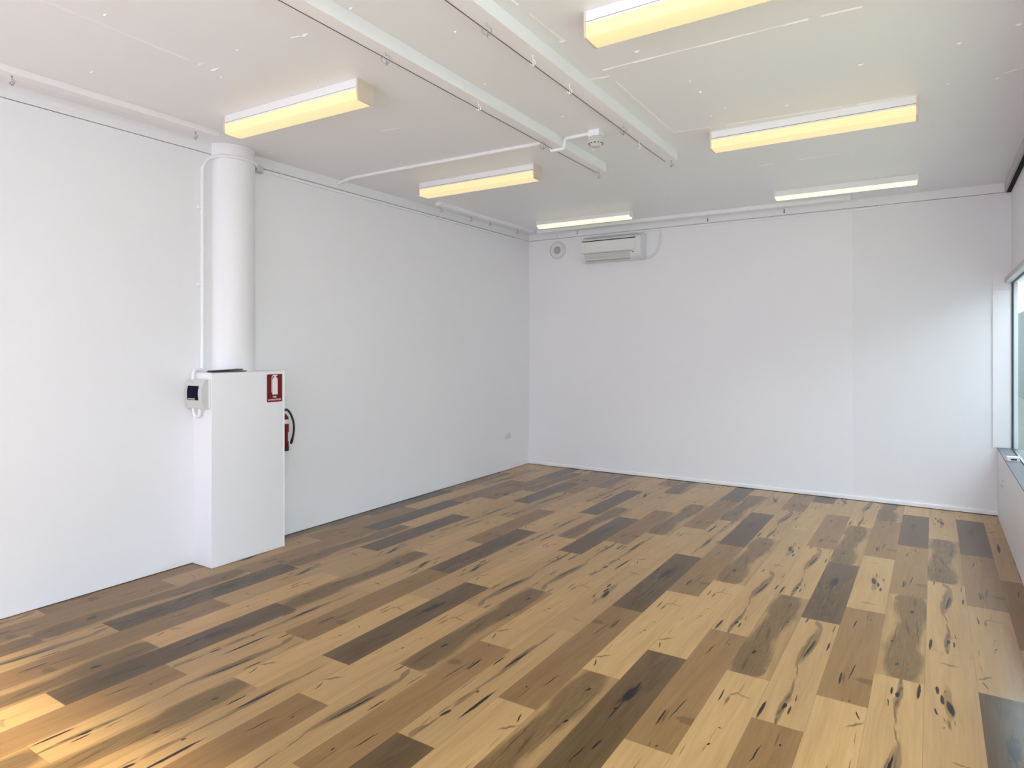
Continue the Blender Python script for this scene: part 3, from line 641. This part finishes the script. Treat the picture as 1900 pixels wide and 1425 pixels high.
tag(obj('cable', bm, 'gloss'), 'white cable looping below the wall unit', 'cable', 'white cables at the wall unit')

# ------------------------------------------------------------------ fire extinguisher sign
t = thing('fire_extinguisher_sign', 'red and white FIRE EXTINGUISHER sign at the top of the plinth', 'sign', (-4.0575, 3.106, 1.203))
def round_rect(w, h, r, x, n=5):
    out = []
    for cx, cz, a0 in ((w / 2 - r, h / 2 - r, 0), (-w / 2 + r, h / 2 - r, 90), (-w / 2 + r, -h / 2 + r, 180), (w / 2 - r, -h / 2 + r, 270)):
        for k in range(n + 1):
            a = R(a0 + 90 * k / n); out.append((x, cx + r * math.cos(a), cz + r * math.sin(a)))
    return out
bm = NB(); add_poly(bm, round_rect(0.146, 0.218, 0.010, 0.0), (0.0010, 0, 0)); obj('backing', bm, 'signwhite', t)
bm = NB(); add_poly(bm, round_rect(0.134, 0.206, 0.008, 0.0010), (0.0008, 0, 0)); obj('red_panel', bm, 'signred', t)
bm = NB()
body = [(-0.020, -0.052), (0.026, -0.052), (0.026, 0.058), (0.022, 0.070), (0.012, 0.078), (0.012, 0.084), (0.026, 0.088), (0.024, 0.093), (-0.010, 0.094), (-0.022, 0.088), (-0.027, 0.078), (-0.028, -0.035), (-0.024, -0.035), (-0.023, 0.074), (-0.015, 0.086), (-0.006, 0.086), (-0.006, 0.079), (-0.016, 0.070), (-0.020, 0.058)]
add_poly(bm, [(0.0018, a, b + 0.004) for a, b in body], (0.0006, 0, 0)); obj('pictogram', bm, 'signwhite', t)
for txt, zz, sz in (('FIRE', -0.071, 0.0175), ('EXTINGUISHER', -0.092, 0.0165)):
    cu = bpy.data.curves.new('lettering', 'FONT'); cu.body = txt; cu.size = sz; cu.align_x = 'CENTER'; cu.extrude = 0.0003; cu.offset = 0.0002; cu.materials.append(M['signwhite'])
    tmp = bpy.data.objects.new('lettering_curve', cu); C.objects.link(tmp)
    dg = bpy.context.evaluated_depsgraph_get(); me = bpy.data.meshes.new_from_object(tmp.evaluated_get(dg)); bpy.data.objects.remove(tmp)
    o = bpy.data.objects.new('lettering', me); C.objects.link(o); o.parent = t
    o.location = (0.0022, 0, zz); o.rotation_euler = (R(90), 0, R(90))

# ------------------------------------------------------------------ fire extinguisher behind the plinth
EX, EY = -4.198, 3.284
t = thing('fire_extinguisher', 'small red fire extinguisher with black hose hung behind the plinth', 'fire extinguisher', (EX, EY, 0.700))
bm = NB(); add_lathe(bm, [(0, 0.002), (0.046, 0.002), (0.050, 0.010), (0.050, 0.235), (0.046, 0.262), (0.034, 0.280), (0.018, 0.290), (0, 0.291)], 36); obj('cylinder', bm, 'red', t)
bm = NB(); add_lathe(bm, [(0.0505, 0.212), (0.0512, 0.213), (0.0512, 0.244), (0.0505, 0.245)], 36); obj('band', bm, 'signwhite', t)
bm = NB(); add_lathe(bm, [(0.0, 0.0), (0.050, 0.0), (0.0515, 0.004), (0.0515, 0.030), (0.050, 0.031)], 36); obj('foot_ring', bm, 'black', t)
bm = NB()
for k in range(6):
    a0, a1 = R(18 + k * 7), R(25 + k * 7)
    v = [bm.verts.new((0.0512 * math.cos(a), 0.0512 * math.sin(a), z)) for a, z in ((a0, 0.075), (a1, 0.075), (a1, 0.145), (a0, 0.145))]; bm.faces.new(v)
obj('label_panel', bm, 'signwhite', t)
bm = NB(); add_lathe(bm, [(0, 0.288), (0.014, 0.288), (0.014, 0.312), (0.008, 0.318), (0, 0.318)], 20); add_box(bm, -0.010, 0.010, -0.05, 0.020, 0.318, 0.328); add_box(bm, -0.010, 0.010, -0.055, 0.015, 0.336, 0.342); obj('valve_handle', bm, 'black', t)
bm = NB(); add_tube(bm, smooth_path([(0.0, 0.012, 0.306), (0.010, 0.035, 0.318), (0.020, 0.062, 0.285), (0.026, 0.084, 0.225), (0.028, 0.090, 0.165), (0.026, 0.083, 0.110), (0.022, 0.074, 0.068)], 6), 0.0085, 12); h = obj('hose', bm, 'black', t)
bm = NB(); add_tube(bm, [(0.024, 0.079, 0.090), (0.022, 0.073, 0.066), (0.020, 0.066, 0.046)], [0.010, 0.012, 0.008], 12); obj('nozzle', bm, 'black', h)
bm = NB(); add_box(bm, -0.068, -0.060 + 0.012, -0.02, 0.02, 0.10, 0.27); obj('wall_bracket', bm, 'grey', t)


# ------------------------------------------------------------------ power outlets
def outlet(label, loc, rz):
    t = thing('power_outlet', label, 'power outlet', loc, rz, 'white power outlets')
    bm = NB(); add_box(bm, -0.057, 0.057, -0.011, 0, -0.036, 0.036, bevel=0.003); obj('plate', bm, 'plastic', t)
    for x in (-0.028, 0.028):
        bm = NB()
        for dx, dz, an in ((-0.007, 0.004, 30), (0.007, 0.004, -30), (0, -0.010, 0)):
            vs = add_box(bm, -0.0012, 0.0012, -0.0122, -0.010, -0.005, 0.005)
            bmesh.ops.transform(bm, matrix=Matrix.Translation((dx + x, 0, dz - 0.006)) @ Matrix.Rotation(R(an), 4, 'Y'), verts=vs)
        obj('socket_slots', bm, 'black', t)
        bm = NB(); add_box(bm, x - 0.007, x + 0.007, -0.015, -0.009, 0.014, 0.028, bevel=0.001); obj('switch', bm, 'plastic', t)
    return t


outlet('white power outlet low on the left wall near the far corner', (XL + 0.0005, 6.676, 0.418), R(90))
outlet('white power outlet low on the wall under the window ledge', (xr(6.60) - 0.0005, 6.60, 0.376), R(-90) - SK)

# ------------------------------------------------------------------ box on the window ledge
t = thing('sensor_box', 'small white box with three dark openings on the window ledge', 'small box', (0.628, 6.40, 0.609), R(10))
bm = NB(); add_box(bm, -0.040, 0.040, -0.025, 0.025, 0, 0.036, bevel=0.003); obj('casing', bm, 'gloss', t)
bm = NB(); add_box(bm, -0.018, 0.022, -0.0262, -0.024, 0.009, 0.021); obj('opening_panel', bm, 'black', t)

# ------------------------------------------------------------------ outside
bm = NB(); add_box(bm, 0.82, 6, -12, 12, -0.30, -0.17, 1); add_box(bm, 0.82, 6, 12, 46, -0.30, -0.17); tag(obj('paved_ground', bm, ['pave', 'concrete']), 'grey paved ground outside the window', 'ground')['kind'] = 'structure'  # unseen near half made paler to bounce daylight in
bm = NB(); vs = add_box(bm, 0, 0.2, 12, 45, -0.17, 2.72)
for v in vs: v.co.x += 2.42 + SK * v.co.y
tag(obj('boundary_wall', bm, 'fence'), 'plain grey boundary wall seen through the window at the right edge', 'wall')
bm = NB(); add_box(bm, 0.82, 2.40, 5.2, 5.4, -0.17, 3.3)  # unseen wall added to keep slanting daylight off the back wall
tag(obj('light_block_wall', bm, 'fence'), 'added grey wall, out of view, blocking slanting daylight at the side window', 'wall')['kind'] = 'structure'
bm = NB(); vs = add_box(bm, 0, 0.2, -12, 11.99, -0.17, 2.60)  # unseen pale wall added to reflect daylight onto battens and ceiling
for v in vs: v.co.x += 2.42 + SK * v.co.y
tag(obj('bounce_wall', bm, 'render'), 'added pale wall, out of view, bouncing daylight in through the side window', 'wall')['kind'] = 'structure'
